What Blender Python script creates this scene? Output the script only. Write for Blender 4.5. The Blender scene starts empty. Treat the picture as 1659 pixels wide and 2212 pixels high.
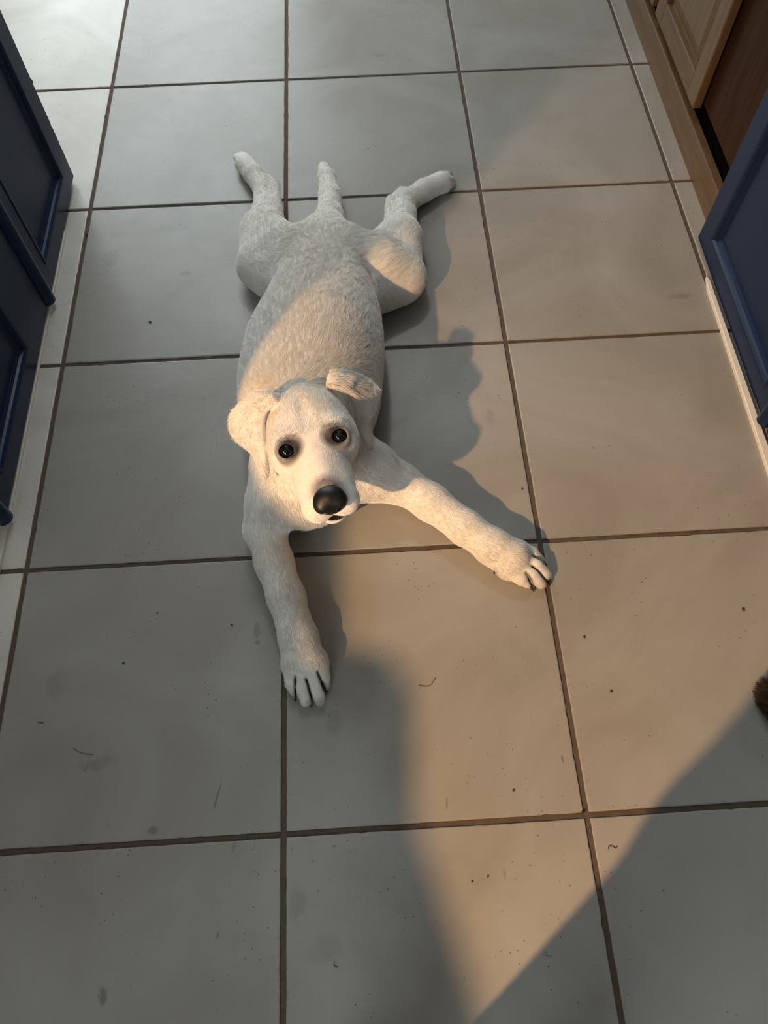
import bpy, bmesh, math, random
import numpy as np
from mathutils import Vector, Matrix, Euler

random.seed(7)
rng = np.random.default_rng(7)
scene = bpy.context.scene
COL = scene.collection

# ------------------------------------------------------------------ camera
T = 0.44                                   # floor tile pitch, metres
CAMP = np.array([1.34370847, -.197658073, 2.63555525]) * T
CROT = [math.radians(a) for a in (27.37675986, 0.56021147, -3.33410814)]
FPX, IW, IH = 1600.0, 1659, 2212
cam_d = bpy.data.cameras.new('camera')
cam_d.sensor_fit = 'VERTICAL'; cam_d.sensor_height = 36.0
cam_d.lens = 36.0 * FPX / IH
cam_d.clip_start = 0.01
cam = bpy.data.objects.new('camera', cam_d); COL.objects.link(cam)
cam.location = CAMP; cam.rotation_euler = CROT
scene.camera = cam

# ------------------------------------------------------------------ light
LAMP = (-1.35, -1.60, 2.2)
def light(name, kind, loc, energy, color, size=0.1, size_y=None, target=None, spread=None):
    d = bpy.data.lights.new(name, kind); d.energy = energy; d.color = color
    if kind == 'AREA':
        d.size = size
        if size_y: d.shape = 'RECTANGLE'; d.size_y = size_y
        if spread: d.spread = math.radians(spread)
    else: d.shadow_soft_size = size
    o = bpy.data.objects.new(name, d); COL.objects.link(o); o.location = loc
    if target is not None:
        o.rotation_euler = (Vector(target) - Vector(loc)).to_track_quat('-Z', 'Y').to_euler()
    return o
wl = light('warm_lamp_light', 'SPOT', LAMP, 600, (1.0, 0.58, 0.27), 0.035, target=(0.72, 0.02, 0))
wl.data.spot_size = math.radians(43); wl.data.spot_blend = 1.0
light('ceiling_lamp_light', 'POINT', (.45, 2.4, 2.25), 25, (0.95, 0.98, 1.0), 0.12)
light('back_fill_light', 'AREA', (-0.45, -2.17, 1.5), 32, (0.86, 0.95, 1.0), 1.3, 1.0, target=(0.6, 0.4, 0.3))  # cool fill added behind the viewer, framed like a window
light('window_daylight', 'AREA', (-0.25, 3.38, 1.15), 35, (0.88, 0.97, 1.0), 1.3, 2.0, target=(-0.1, 1.6, 0.3))
w = bpy.data.worlds.new('world'); scene.world = w; w.use_nodes = True
w.node_tree.nodes['Background'].inputs[0].default_value = (0.80, 0.90, 1.0, 1)
w.node_tree.nodes['Background'].inputs[1].default_value = 0.16
scene.view_settings.view_transform = 'Standard'
scene.view_settings.look = 'None'
scene.view_settings.gamma = 1.0
scene.view_settings.use_curve_mapping = False
scene.view_settings.exposure = 0.0

# ------------------------------------------------------------------ helpers
def _rotm():
    return np.array(Euler(CROT, 'XYZ').to_matrix())
RM = _rotm()
def U(px, py, z=0.0):
    """point of the place, at height z, that stands on the sight line of a photograph pixel"""
    d = RM @ np.array([(px - IW / 2) / FPX, -(py - IH / 2) / FPX, -1.0])
    return CAMP + d * ((z - CAMP[2]) / d[2])
def depth(p): return float(-((np.asarray(p) - CAMP) @ RM)[2])

def tag(o, label=None, cat=None, group=None, kind=None):
    if label: o['label'] = label
    if cat: o['category'] = cat
    if group: o['group'] = group
    if kind: o['kind'] = kind
    return o
def empty(name, loc=(0, 0, 0)):
    o = bpy.data.objects.new(name, None); COL.objects.link(o); o.location = loc
    o.empty_display_size = 0.05
    return o
def mesh_obj(name, verts, faces, mat, parent=None, smooth=False, loc=None):
    me = bpy.data.meshes.new(name); me.from_pydata([tuple(v) for v in verts], [], [tuple(f) for f in faces])
    me.update()
    if mat: me.materials.append(mat)
    if smooth: me.shade_smooth()
    o = bpy.data.objects.new(name, me); COL.objects.link(o)
    if loc is not None: o.location = loc
    if parent is not None:
        o.parent = parent
        if loc is None: o.location = -Vector(parent.location)   # verts given in world coordinates
    return o
def bm_obj(name, bm, mat, parent=None, smooth=False):
    me = bpy.data.meshes.new(name); bm.normal_update(); bm.to_mesh(me); bm.free()
    if mat: me.materials.append(mat)
    if smooth: me.shade_smooth()
    o = bpy.data.objects.new(name, me); COL.objects.link(o)
    if parent is not None: o.parent = parent; o.location = -Vector(parent.location)
    return o
def box(bm, x0, x1, y0, y1, z0, z1, bev=0.0, seg=2):
    r = bmesh.ops.create_cube(bm, size=1.0)
    vs = r['verts']
    for v in vs:
        v.co = Vector(((x0 + x1) / 2 + v.co.x * (x1 - x0), (y0 + y1) / 2 + v.co.y * (y1 - y0), (z0 + z1) / 2 + v.co.z * (z1 - z0)))
    if bev > 0:
        es = list({e for v in vs for e in v.link_edges})
        bmesh.ops.bevel(bm, geom=es, offset=bev, segments=seg, profile=0.5, affect='EDGES')
    return bm
def loft_y(bm, prof, y0, y1):
    """closed (x,z) profile run along y"""
    a = [bm.verts.new((x, y0, z)) for x, z in prof]; b = [bm.verts.new((x, y1, z)) for x, z in prof]
    n = len(prof)
    for i in range(n): bm.faces.new((a[i], a[(i + 1) % n], b[(i + 1) % n], b[i]))
    bm.faces.new(a[::-1]); bm.faces.new(b)

# ---- materials
def nt(name):
    m = bpy.data.materials.new(name); m.use_nodes = True
    t = m.node_tree; b = t.nodes['Principled BSDF']
    return m, t, b
def N(t, kind, **kw):
    n = t.nodes.new(kind)
    for k, v in kw.items():
        if k.startswith('_'): setattr(n, k[1:], v)
        else: n.inputs[k.replace('__', ' ')].default_value = v
    return n
def L(t, a, b): t.links.new(a, b)
def plain(name, color, rough=0.5, metal=0.0, noise=0.0, scale=30, coat=0.0, bump=0.0):
    m, t, b = nt(name)
    b.inputs['Base Color'].default_value = (*color, 1); b.inputs['Roughness'].default_value = rough
    b.inputs['Metallic'].default_value = metal; b.inputs['Coat Weight'].default_value = coat
    tc = N(t, 'ShaderNodeTexCoord')
    ns = N(t, 'ShaderNodeTexNoise', Scale=scale, Detail=5.0); L(t, tc.outputs['Object'], ns.inputs['Vector'])
    if noise > 0:
        mx = N(t, 'ShaderNodeMix', _data_type='RGBA')
        mx.inputs[6].default_value = (*[c * (1 - noise) for c in color], 1)
        mx.inputs[7].default_value = (*[min(1, c * (1 + noise)) for c in color], 1)
        L(t, ns.outputs[0], mx.inputs[0]); L(t, mx.outputs[2], b.inputs['Base Color'])
    if bump > 0:
        bp = N(t, 'ShaderNodeBump', Strength=bump, Distance=0.001)
        L(t, ns.outputs[0], bp.inputs['Height']); L(t, bp.outputs[0], b.inputs['Normal'])
    return m
def wood(name, c1, c2, axis='Y', rough=0.45):
    m, t, b = nt(name)
    tc = N(t, 'ShaderNodeTexCoord'); mp = N(t, 'ShaderNodeMapping')
    s = {'Y': (26, 2.2, 26), 'Z': (26, 26, 2.2)}[axis]
    mp.inputs['Scale'].default_value = s
    L(t, tc.outputs['Object'], mp.inputs['Vector'])
    ns = N(t, 'ShaderNodeTexNoise', Scale=1.6, Detail=9.0, Roughness=0.6, Distortion=1.4); L(t, mp.outputs[0], ns.inputs['Vector'])
    cr = N(t, 'ShaderNodeValToRGB'); cr.color_ramp.elements[0].position = 0.32; cr.color_ramp.elements[1].position = 0.68
    cr.color_ramp.elements[0].color = (*c1, 1); cr.color_ramp.elements[1].color = (*c2, 1)
    L(t, ns.outputs[0], cr.inputs[0]); L(t, cr.outputs[0], b.inputs['Base Color'])
    b.inputs['Roughness'].default_value = rough
    bp = N(t, 'ShaderNodeBump', Strength=0.2, Distance=0.001); L(t, ns.outputs[0], bp.inputs['Height']); L(t, bp.outputs[0], b.inputs['Normal'])
    return m

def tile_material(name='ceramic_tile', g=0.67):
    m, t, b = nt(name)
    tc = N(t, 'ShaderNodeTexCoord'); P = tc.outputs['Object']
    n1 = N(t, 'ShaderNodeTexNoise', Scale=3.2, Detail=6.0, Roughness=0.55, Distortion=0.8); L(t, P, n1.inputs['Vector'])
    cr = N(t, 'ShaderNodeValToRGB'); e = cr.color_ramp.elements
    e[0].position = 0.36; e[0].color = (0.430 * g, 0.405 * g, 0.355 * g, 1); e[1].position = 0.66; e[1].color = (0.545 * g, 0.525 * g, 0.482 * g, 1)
    L(t, n1.outputs[0], cr.inputs[0])
    # faint smudges
    n2 = N(t, 'ShaderNodeTexNoise', Scale=11.0, Detail=7.0, Roughness=0.7, Distortion=1.8); L(t, P, n2.inputs['Vector'])
    r2 = N(t, 'ShaderNodeMapRange'); r2.inputs[1].default_value = 0.60; r2.inputs[2].default_value = 0.80; L(t, n2.outputs[0], r2.inputs[0])
    mul = N(t, 'ShaderNodeMath', _operation='MULTIPLY'); mul.inputs[1].default_value = 0.42; L(t, r2.outputs[0], mul.inputs[0])
    m1 = N(t, 'ShaderNodeMix', _data_type='RGBA'); L(t, mul.outputs[0], m1.inputs[0]); L(t, cr.outputs[0], m1.inputs[6]); m1.inputs[7].default_value = (0.27, 0.24, 0.20, 1)
    # scuffs and stains, each with a place and shape of its own
    cur = m1.outputs[2]
    n9 = N(t, 'ShaderNodeTexNoise', Scale=55.0, Detail=6.0, Roughness=0.75); L(t, P, n9.inputs['Vector'])
    for (px, py, rx, ry, ang, stg) in ((468, 1725, .004, .050, -15, .8), (330, 1795, .020, .014, 0, .7), (222, 2150, .012, .030, 8, .7), (210, 1650, .06, .022, 10, .35), (470, 2020, .006, .014, -20, .6),
                                       (505, 1830, .006, .020, -12, .45), (555, 1360, .014, .030, 0, .45), (556, 1388, .011, .011, 0, .6), (1215, 1640, .004, .014, 0, .8), (965, 1735, .004, .018, -8, .6), (1090, 1890, .004, .018, 0, .4),
                                       (1185, 2065, .018, .004, -15, .6), (720, 1560, .03, .05, 0, .22), (400, 590, .03, .02, 0, .3), (640, 1950, .03, .05, 0, .25), (120, 1480, .03, .05, 0, .25),
                                       (1470, 640, .05, .02, 0, .4), (820, 120, .03, .02, 0, .3), (795, 320, .008, .006, 0, .5), (240, 560, .05, .06, 0, .25), (1060, 900, .02, .05, 0, .25), (700, 2050, .05, .04, 0, .2)):
        c = U(px, py, 0)
        mp = N(t, 'ShaderNodeMapping', _vector_type='TEXTURE'); mp.inputs['Location'].default_value = (c[0], c[1], 0)
        mp.inputs['Rotation'].default_value = (0, 0, math.radians(ang)); mp.inputs['Scale'].default_value = (rx, ry, 1)
        L(t, P, mp.inputs['Vector']); ln_ = N(t, 'ShaderNodeVectorMath', _operation='LENGTH'); L(t, mp.outputs[0], ln_.inputs[0])
        fo = N(t, 'ShaderNodeMapRange'); fo.inputs[1].default_value = 1.0; fo.inputs[2].default_value = 0.1; fo.inputs[3].default_value = -.45; fo.inputs[4].default_value = .45; L(t, ln_.outputs['Value'], fo.inputs[0])
        ad_ = N(t, 'ShaderNodeMath', _operation='ADD'); L(t, fo.outputs[0], ad_.inputs[0]); L(t, n9.outputs[0], ad_.inputs[1])
        sm = N(t, 'ShaderNodeMapRange', _interpolation_type='SMOOTHSTEP'); sm.inputs[1].default_value = .48; sm.inputs[2].default_value = .85; sm.inputs[4].default_value = stg; L(t, ad_.outputs[0], sm.inputs[0])
        mm = N(t, 'ShaderNodeMix', _data_type='RGBA'); L(t, sm.outputs[0], mm.inputs[0]); L(t, cur, mm.inputs[6]); mm.inputs[7].default_value = (0.15, 0.13, 0.105, 1); cur = mm.outputs[2]
    # fine pits and specks, gathered in patches
    vo = N(t, 'ShaderNodeTexVoronoi', Scale=95.0); L(t, P, vo.inputs['Vector'])
    nw = N(t, 'ShaderNodeTexNoise', Scale=260.0, Detail=2.0); L(t, P, nw.inputs['Vector'])
    ad = N(t, 'ShaderNodeMath', _operation='MULTIPLY_ADD'); ad.inputs[1].default_value = 0.25; ad.inputs[2].default_value = -0.12; L(t, nw.outputs[0], ad.inputs[0])
    su = N(t, 'ShaderNodeMath', _operation='ADD'); L(t, vo.outputs['Distance'], su.inputs[0]); L(t, ad.outputs[0], su.inputs[1])
    lt = N(t, 'ShaderNodeMath', _operation='LESS_THAN'); lt.inputs[1].default_value = 0.13; L(t, su.outputs[0], lt.inputs[0])
    n3 = N(t, 'ShaderNodeTexNoise', Scale=7.0, Detail=4.0, Roughness=0.6); L(t, P, n3.inputs['Vector'])
    g3 = N(t, 'ShaderNodeMapRange'); g3.inputs[1].default_value = 0.49; g3.inputs[2].default_value = 0.60; L(t, n3.outputs[0], g3.inputs[0])
    sc = N(t, 'ShaderNodeSeparateColor'); L(t, vo.outputs['Color'], sc.inputs[0])
    gt = N(t, 'ShaderNodeMath', _operation='GREATER_THAN'); gt.inputs[1].default_value = 0.42; L(t, sc.outputs[0], gt.inputs[0])
    a1 = N(t, 'ShaderNodeMath', _operation='MULTIPLY'); L(t, lt.outputs[0], a1.inputs[0]); L(t, g3.outputs[0], a1.inputs[1])
    a2 = N(t, 'ShaderNodeMath', _operation='MULTIPLY'); L(t, a1.outputs[0], a2.inputs[0]); L(t, gt.outputs[0], a2.inputs[1])
    # pits crowd along the grouted edges
    sx = N(t, 'ShaderNodeSeparateXYZ'); L(t, P, sx.inputs[0])
    ds = []
    for k in (0, 1):
        dv = N(t, 'ShaderNodeMath', _operation='DIVIDE'); dv.inputs[1].default_value = T; L(t, sx.outputs[k], dv.inputs[0])
        pp = N(t, 'ShaderNodeMath', _operation='PINGPONG'); pp.inputs[1].default_value = 0.5; L(t, dv.outputs[0], pp.inputs[0]); ds.append(pp)
    mn = N(t, 'ShaderNodeMath', _operation='MINIMUM'); L(t, ds[0].outputs[0], mn.inputs[0]); L(t, ds[1].outputs[0], mn.inputs[1])
    er = N(t, 'ShaderNodeMapRange'); er.inputs[1].default_value = 0.040; er.inputs[2].default_value = 0.014; L(t, mn.outputs[0], er.inputs[0])
    vo2 = N(t, 'ShaderNodeTexVoronoi', Scale=150.0); L(t, P, vo2.inputs['Vector'])
    l2 = N(t, 'ShaderNodeMath', _operation='LESS_THAN'); l2.inputs[1].default_value = 0.26; L(t, vo2.outputs['Distance'], l2.inputs[0])
    n4 = N(t, 'ShaderNodeTexNoise', Scale=9.0, Detail=2.0); L(t, P, n4.inputs['Vector'])
    g4 = N(t, 'ShaderNodeMapRange'); g4.inputs[1].default_value = 0.45; g4.inputs[2].default_value = 0.62; L(t, n4.outputs[0], g4.inputs[0])
    b1 = N(t, 'ShaderNodeMath', _operation='MULTIPLY'); L(t, er.outputs[0], b1.inputs[0]); L(t, l2.outputs[0], b1.inputs[1])
    b2 = N(t, 'ShaderNodeMath', _operation='MULTIPLY'); L(t, b1.outputs[0], b2.inputs[0]); L(t, g4.outputs[0], b2.inputs[1])
    b3 = N(t, 'ShaderNodeMath', _operation='MULTIPLY'); b3.inputs[1].default_value = 0.45; L(t, b2.outputs[0], b3.inputs[0])
    mxs = N(t, 'ShaderNodeMath', _operation='MAXIMUM'); L(t, a2.outputs[0], mxs.inputs[0]); L(t, b3.outputs[0], mxs.inputs[1])
    fac = N(t, 'ShaderNodeMath', _operation='MULTIPLY'); fac.inputs[1].default_value = 0.85; L(t, mxs.outputs[0], fac.inputs[0])
    m2 = N(t, 'ShaderNodeMix', _data_type='RGBA'); L(t, fac.outputs[0], m2.inputs[0]); L(t, cur, m2.inputs[6]); m2.inputs[7].default_value = (0.14, 0.115, 0.085, 1)
    L(t, m2.outputs[2], b.inputs['Base Color'])
    rr = N(t, 'ShaderNodeMapRange'); rr.inputs[3].default_value = 0.28; rr.inputs[4].default_value = 0.46; L(t, n2.outputs[0], rr.inputs[0]); L(t, rr.outputs[0], b.inputs['Roughness'])
    n5 = N(t, 'ShaderNodeTexNoise', Scale=22.0, Detail=3.0); L(t, P, n5.inputs['Vector'])
    h = N(t, 'ShaderNodeMath', _operation='SUBTRACT'); L(t, n5.outputs[0], h.inputs[0]); L(t, mxs.outputs[0], h.inputs[1])
    bp = N(t, 'ShaderNodeBump', Strength=0.25, Distance=0.0016); L(t, h.outputs[0], bp.inputs['Height']); L(t, bp.outputs[0], b.inputs['Normal'])
    return m

M_tile = tile_material()
M_tile_bright_band = tile_material('bright_band_tile', 1.25)  # light along the left door put into a paler tile colour
M_grout = plain('brown_grout', (0.095, 0.070, 0.050), 0.9, noise=0.35, scale=60, bump=0.8)
M_wall = plain('wall_paint', (0.42, 0.40, 0.37), 0.8, noise=0.03, bump=0.1)
M_ceil = plain('ceiling_paint', (0.75, 0.74, 0.72), 0.9, noise=0.02)
M_blue = plain('navy_door_paint', (0.008, 0.020, 0.060), 0.33, noise=0.10, scale=14, bump=0.2)
M_blue.node_tree.nodes['Principled BSDF'].inputs['Specular IOR Level'].default_value = 0.2
M_oak = wood('honey_oak', (0.090, 0.050, 0.019), (0.150, 0.090, 0.038), 'Y')
M_oakz = wood('honey_oak_upright', (0.105, 0.060, 0.024), (0.170, 0.105, 0.047), 'Z')
M_brown = wood('stained_brown_wood', (0.030, 0.013, 0.005), (0.050, 0.023, 0.010), 'Z', .75)
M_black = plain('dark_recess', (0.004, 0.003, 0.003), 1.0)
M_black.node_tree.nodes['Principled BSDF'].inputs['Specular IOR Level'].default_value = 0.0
M_brown.node_tree.nodes['Principled BSDF'].inputs['Specular IOR Level'].default_value = 0.12
M_white = plain('white_trim_paint', (0.74, 0.71, 0.63), 0.5, noise=0.08, scale=25)
M_steel = plain('dark_steel', (0.03, 0.03, 0.035), 0.4, metal=0.8)
M_crumb = plain('dark_crumb', (0.045, 0.032, 0.022), 0.8)
M_strand = plain('brown_strand', (0.09, 0.055, 0.03), 0.6)

# ------------------------------------------------------------------ floor (one mesh: grout bed and bevelled tiles)
def build_floor():
    X0, X1, Y0, Y1 = -2.2, 2.7, -2.2, 4.2
    V, F, MI = [], [], []
    g = 0.0042
    V += [(X0, Y0, -0.0028), (X1, Y0, -0.0028), (X1, Y1, -0.0028), (X0, Y1, -0.0028)]; F.append((0, 1, 2, 3)); MI.append(1)
    r = random.Random(3)
    for i in range(-5, 7):
        for j in range(-6, 10):
            x0, x1, y0, y1 = i * T + g, (i + 1) * T - g, j * T + g, (j + 1) * T - g
            x0, x1 = max(x0, X0), min(x1, X1); y0, y1 = max(y0, Y0), min(y1, Y1)
            if x1 - x0 < .02 or y1 - y0 < .02: continue
            near = -1 <= i <= 3 and -1 <= j <= 4
            n = 48 if near else 1
            amp = 0.0003
            def side(ax, ay, bx, by, nx, ny):
                out = []; d = 0
                for k in range(n):
                    f = k / n
                    d = 0.6 * d + r.uniform(-amp, amp) * (1 if near else 0)
                    if near and r.random() < 0.035: dd = d + r.uniform(0.0004, 0.0012)      # chipped spot
                    else: dd = d
                    if k == 0: dd = 0
                    out.append((ax + (bx - ax) * f + nx * dd, ay + (by - ay) * f + ny * dd))
                return out
            ring = side(x0, y0, x1, y0, 0, 1) + side(x1, y0, x1, y1, -1, 0) + side(x1, y1, x0, y1, 0, -1) + side(x0, y1, x0, y0, 1, 0)
            cx, cy = (x0 + x1) / 2, (y0 + y1) / 2; m = len(ring); b = len(V); f0 = len(MI)
            def inset(d, z):
                for (x, y) in ring:
                    V.append((x - d * (1 if x > cx + 1e-6 else -1) * (1 if abs(x - cx) > (x1 - x0) / 2 - .004 else 0),
                              y - d * (1 if y > cy else -1) * (1 if abs(y - cy) > (y1 - y0) / 2 - .004 else 0), z))
            inset(0, -0.0035); inset(0.0000, -0.0012); inset(0.0008, -0.0003); inset(0.0022, 0.0)
            for a in range(3):
                for k in range(m):
                    k2 = (k + 1) % m
                    F.append((b + a * m + k, b + a * m + k2, b + (a + 1) * m + k2, b + (a + 1) * m + k)); MI.append(0)
            F.append(tuple(b + 3 * m + k for k in range(m))); MI.append(0)
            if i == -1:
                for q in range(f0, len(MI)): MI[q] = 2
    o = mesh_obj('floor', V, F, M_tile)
    o.data.materials.append(M_grout); o.data.materials.append(M_tile_bright_band)
    o.data.polygons.foreach_set('material_index', MI)
    tag(o, 'large square beige floor tiles with brown grout lines', kind='structure')
build_floor()

# ------------------------------------------------------------------ room shell
def wall(name, dims, mat, label, openings=None):
    bm = bmesh.new()
    for d in ([dims] if openings is None else openings): box(bm, *d)
    return tag(bm_obj(name, bm, mat), label, kind='structure')
wall('wall_right', (2.7, 2.8, -2.2, 3.5, 0, 2.5), M_wall, 'plain wall beyond the oak cabinet')
wall('wall_back', None, M_wall, 'plain wall behind the viewer with an opening for the added fill light',
     [(-2.2, -1.15, -2.3, -2.2, 0, 2.5), (.25, 2.7, -2.3, -2.2, 0, 2.5), (-1.15, .25, -2.3, -2.2, 0, .95), (-1.15, .25, -2.3, -2.2, 2.05, 2.5)])
wall('wall_far', None, M_wall, 'plain wall at the far end of the kitchen with a tall window opening',
     [(-1.2, -.92, 3.42, 3.52, 0, 2.5), (.42, 2.7, 3.42, 3.52, 0, 2.5), (-.92, .42, 3.42, 3.52, 0, .12), (-.92, .42, 3.42, 3.52, 2.2, 2.5)])
wall('wall_left', None, M_wall, 'plain wall on the left', [(-1.3, -1.2, .34, 3.5, 0, 2.5), (-2.3, -2.2, -2.3, .34, 0, 2.5)])
wall('wall_doorway', None, M_wall, 'wall with the wide doorway that carries the navy doors',
     [(-2.2, -.050, .13, .34, 0, 2.5), (1.335, 2.7, .22, .34, 0, 2.5), (-.05, 1.335, .22, .34, 2.08, 2.5)])
wall('ceiling', (-2.3, 2.8, -2.3, 3.5, 2.5, 2.6), M_ceil, 'plain pale ceiling')
bm = bmesh.new()
for d in ((-.96, -.92, 3.40, 3.46, .08, 2.24), (.42, .46, 3.40, 3.46, .08, 2.24), (-.92, .42, 3.40, 3.46, .08, .12), (-.92, .42, 3.40, 3.46, 2.2, 2.24)): box(bm, *d, bev=.003)
tag(bm_obj('window_1', bm, M_white), 'tall white framed window opening in the far wall', kind='structure')

bm = bmesh.new()  # frame for the added fill light in the back wall
for d in ((-1.19, -1.15, -2.24, -2.16, .91, 2.09), (.25, .29, -2.24, -2.16, .91, 2.09), (-1.15, .25, -2.24, -2.16, .91, .95), (-1.15, .25, -2.24, -2.16, 2.05, 2.09)): box(bm, *d, bev=.003)
tag(bm_obj('fill_light_frame', bm, M_white), 'white frame added around the unseen fill light behind the viewer', kind='structure')
# ------------------------------------------------------------------ folding doors
def door_leaf(name, xf, sgn, y0, y1, pan, label, nosing=None, bot=0.012, chips=False, catch=None):
    """leaf whose face is the plane x = xf; the body lies on the side -sgn"""
    root = empty(name, (xf, (y0 + y1) / 2, 0)); tag(root, label, kind='structure')
    th = 0.034; H = 2.03
    X = lambda a: xf - sgn * a                    # a = depth behind the face
    rails = [(bot, pan[2]), (0.86, 0.98), (1.90, H)]
    bm = bmesh.new()
    def bx(a0, a1, ya, yb, z0, z1, bev=.0015): box(bm, min(X(a0), X(a1)), max(X(a0), X(a1)), ya, yb, z0, z1, bev=bev, seg=2)
    bx(0, th, y0, pan[0], bot, H); bx(0, th, pan[1], y1, bot, H)
    for (a, b) in rails: bx(0.0, th - .0001, pan[0] - .001, pan[1] + .001, a, b, bev=0)
    if chips:
        r = random.Random(5)
        bmesh.ops.subdivide_edges(bm, edges=[e for e in bm.edges if abs(e.verts[0].co.y - e.verts[1].co.y) < .001 and abs(e.verts[0].co.x - e.verts[1].co.x) < .001 and e.verts[0].co.y > y1 - .004 and e.calc_length() > 1], cuts=400)
        for v in bm.verts:
            if v.co.y > y1 - .004 and .04 < v.co.z < .17: v.co.y += r.uniform(-.0022, .0016) * (1 if abs(v.co.z - .11) < .05 else .4)
    bm_obj('frame', bm, M_blue, root)
    for (za, zb) in ((pan[2], .86), (.98, 1.90)):
        bm = bmesh.new()
        bx2 = lambda a0, a1, ya, yb, z0, z1, bev: box(bm, min(X(a0), X(a1)), max(X(a0), X(a1)), ya, yb, z0, z1, bev=bev, seg=2)
        bx2(.011, .026, pan[0] - .004, pan[1] + .004, za - .004, zb + .004, 0)
        bm_obj('panel', bm, M_blue, root)
        # sticking: an ovolo run round the panel
        bm = bmesh.new()
        prof = [(0.0015, -.001), (-.0022, .003), (-.0018, .007), (.002, .0105), (.0065, .0125), (.0095, .017), (.0112, .020), (.013, .018), (.013, -.001)]
        A = [(pan[0], za, 1, 1), (pan[1], za, -1, 1), (pan[1], zb, -1, -1), (pan[0], zb, 1, -1)]
        rings = []
        for (yy, zz, sy, sz) in A: rings.append([bm.verts.new((X(d), yy + sy * c, zz + sz * c)) for d, c in prof])
        for k in range(4):
            a, b = rings[k], rings[(k + 1) % 4]
            for i in range(len(prof)):
                i2 = (i + 1) % len(prof); bm.faces.new((a[i], b[i], b[i2], a[i2]))
        bmesh.ops.recalc_face_normals(bm, faces=bm.faces)
        bm_obj('moulding', bm, M_blue, root)
    if nosing:
        bm = bmesh.new(); n0, n1 = nosing; c = (n0 + n1) / 2; r_ = (n1 - n0) / 2
        prof = [(X(.004 - (r_ * 1.05) * math.sin(a)), c + r_ * math.cos(a)) for a in [math.pi * k / 24 for k in range(25)]]
        lo = [bm.verts.new((x, y, .014)) for x, y in prof]; hi = [bm.verts.new((x, y, 2.02)) for x, y in prof]
        for k in range(len(prof) - 1): bm.faces.new((lo[k], lo[k + 1], hi[k + 1], hi[k]))
        bm.faces.new((lo[-1], lo[0], hi[0], hi[-1])); bm.faces.new(lo); bm.faces.new(hi[::-1])
        bmesh.ops.recalc_face_normals(bm, faces=bm.faces)
        bm_obj('edge_nosing', bm, M_blue, root, smooth=False)
    if catch:
        bm = bmesh.new(); bmesh.ops.create_uvsphere(bm, u_segments=16, v_segments=10, radius=.0075)
        for v in bm.verts: v.co = Vector((v.co.x * .9 + X(.009), v.co.y * .8 + y1 + .0085, v.co.z * 1.05 + catch))
        bm_obj('ball_catch', bm, M_steel, root, smooth=True)
    return root
door_leaf('door_1', -.045, 1, 1.040, 1.419, (1.098, 1.362, .052), 'navy blue panelled folding door leaf at left, far one with the free edge', nosing=(1.022, 1.056), chips=True, catch=.228)
door_leaf('door_2', -.045, 1, .536, 1.021, (.600, .882, .052), 'navy blue panelled folding door leaf at left, nearer one at the picture edge', nosing=(.520, .552))
door_leaf('door_3', 1.327, -1, .655, 1.130, (.700, 1.080, .048), 'navy blue panelled folding door leaf at right, beside the oak cabinet', nosing=(.635, .668), bot=.010)
door_leaf('door_4', 1.327, -1, .350, .632, (.400, .580, .048), 'navy blue door leaf at right, nearer the viewer', bot=.010)

def trim(name, pts, h, label):
    V = []; n = len(pts)
    for z in (0.0, h * .8, h): 
        for i, (x, y) in enumerate(pts):
            cx = sum(p[0] for p in pts) / n
            V.append((x + (0 if z < h else (.0012 if x < cx else -.0012)), y, z))
    F = [tuple(range(n))[::-1], tuple(range(2 * n, 3 * n))]
    for a in range(2):
        for i in range(n): F.append((a * n + i, a * n + (i + 1) % n, (a + 1) * n + (i + 1) % n, (a + 1) * n + i))
    return tag(mesh_obj(name, V, F, M_white), label, kind='structure')
trim('trim_1', [(-.058, .35), (-.0432, .35), (-.0428, 1.25), (-.058, 1.25)], .006, 'thin white floor trim under the left navy door')
trim('trim_2', [(1.3040, .23), (1.3225, .23), (1.3225, 1.008), (1.3180, 1.020), (1.3125, .985)], .009, 'white painted floor trim strip along the right navy door')

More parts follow.
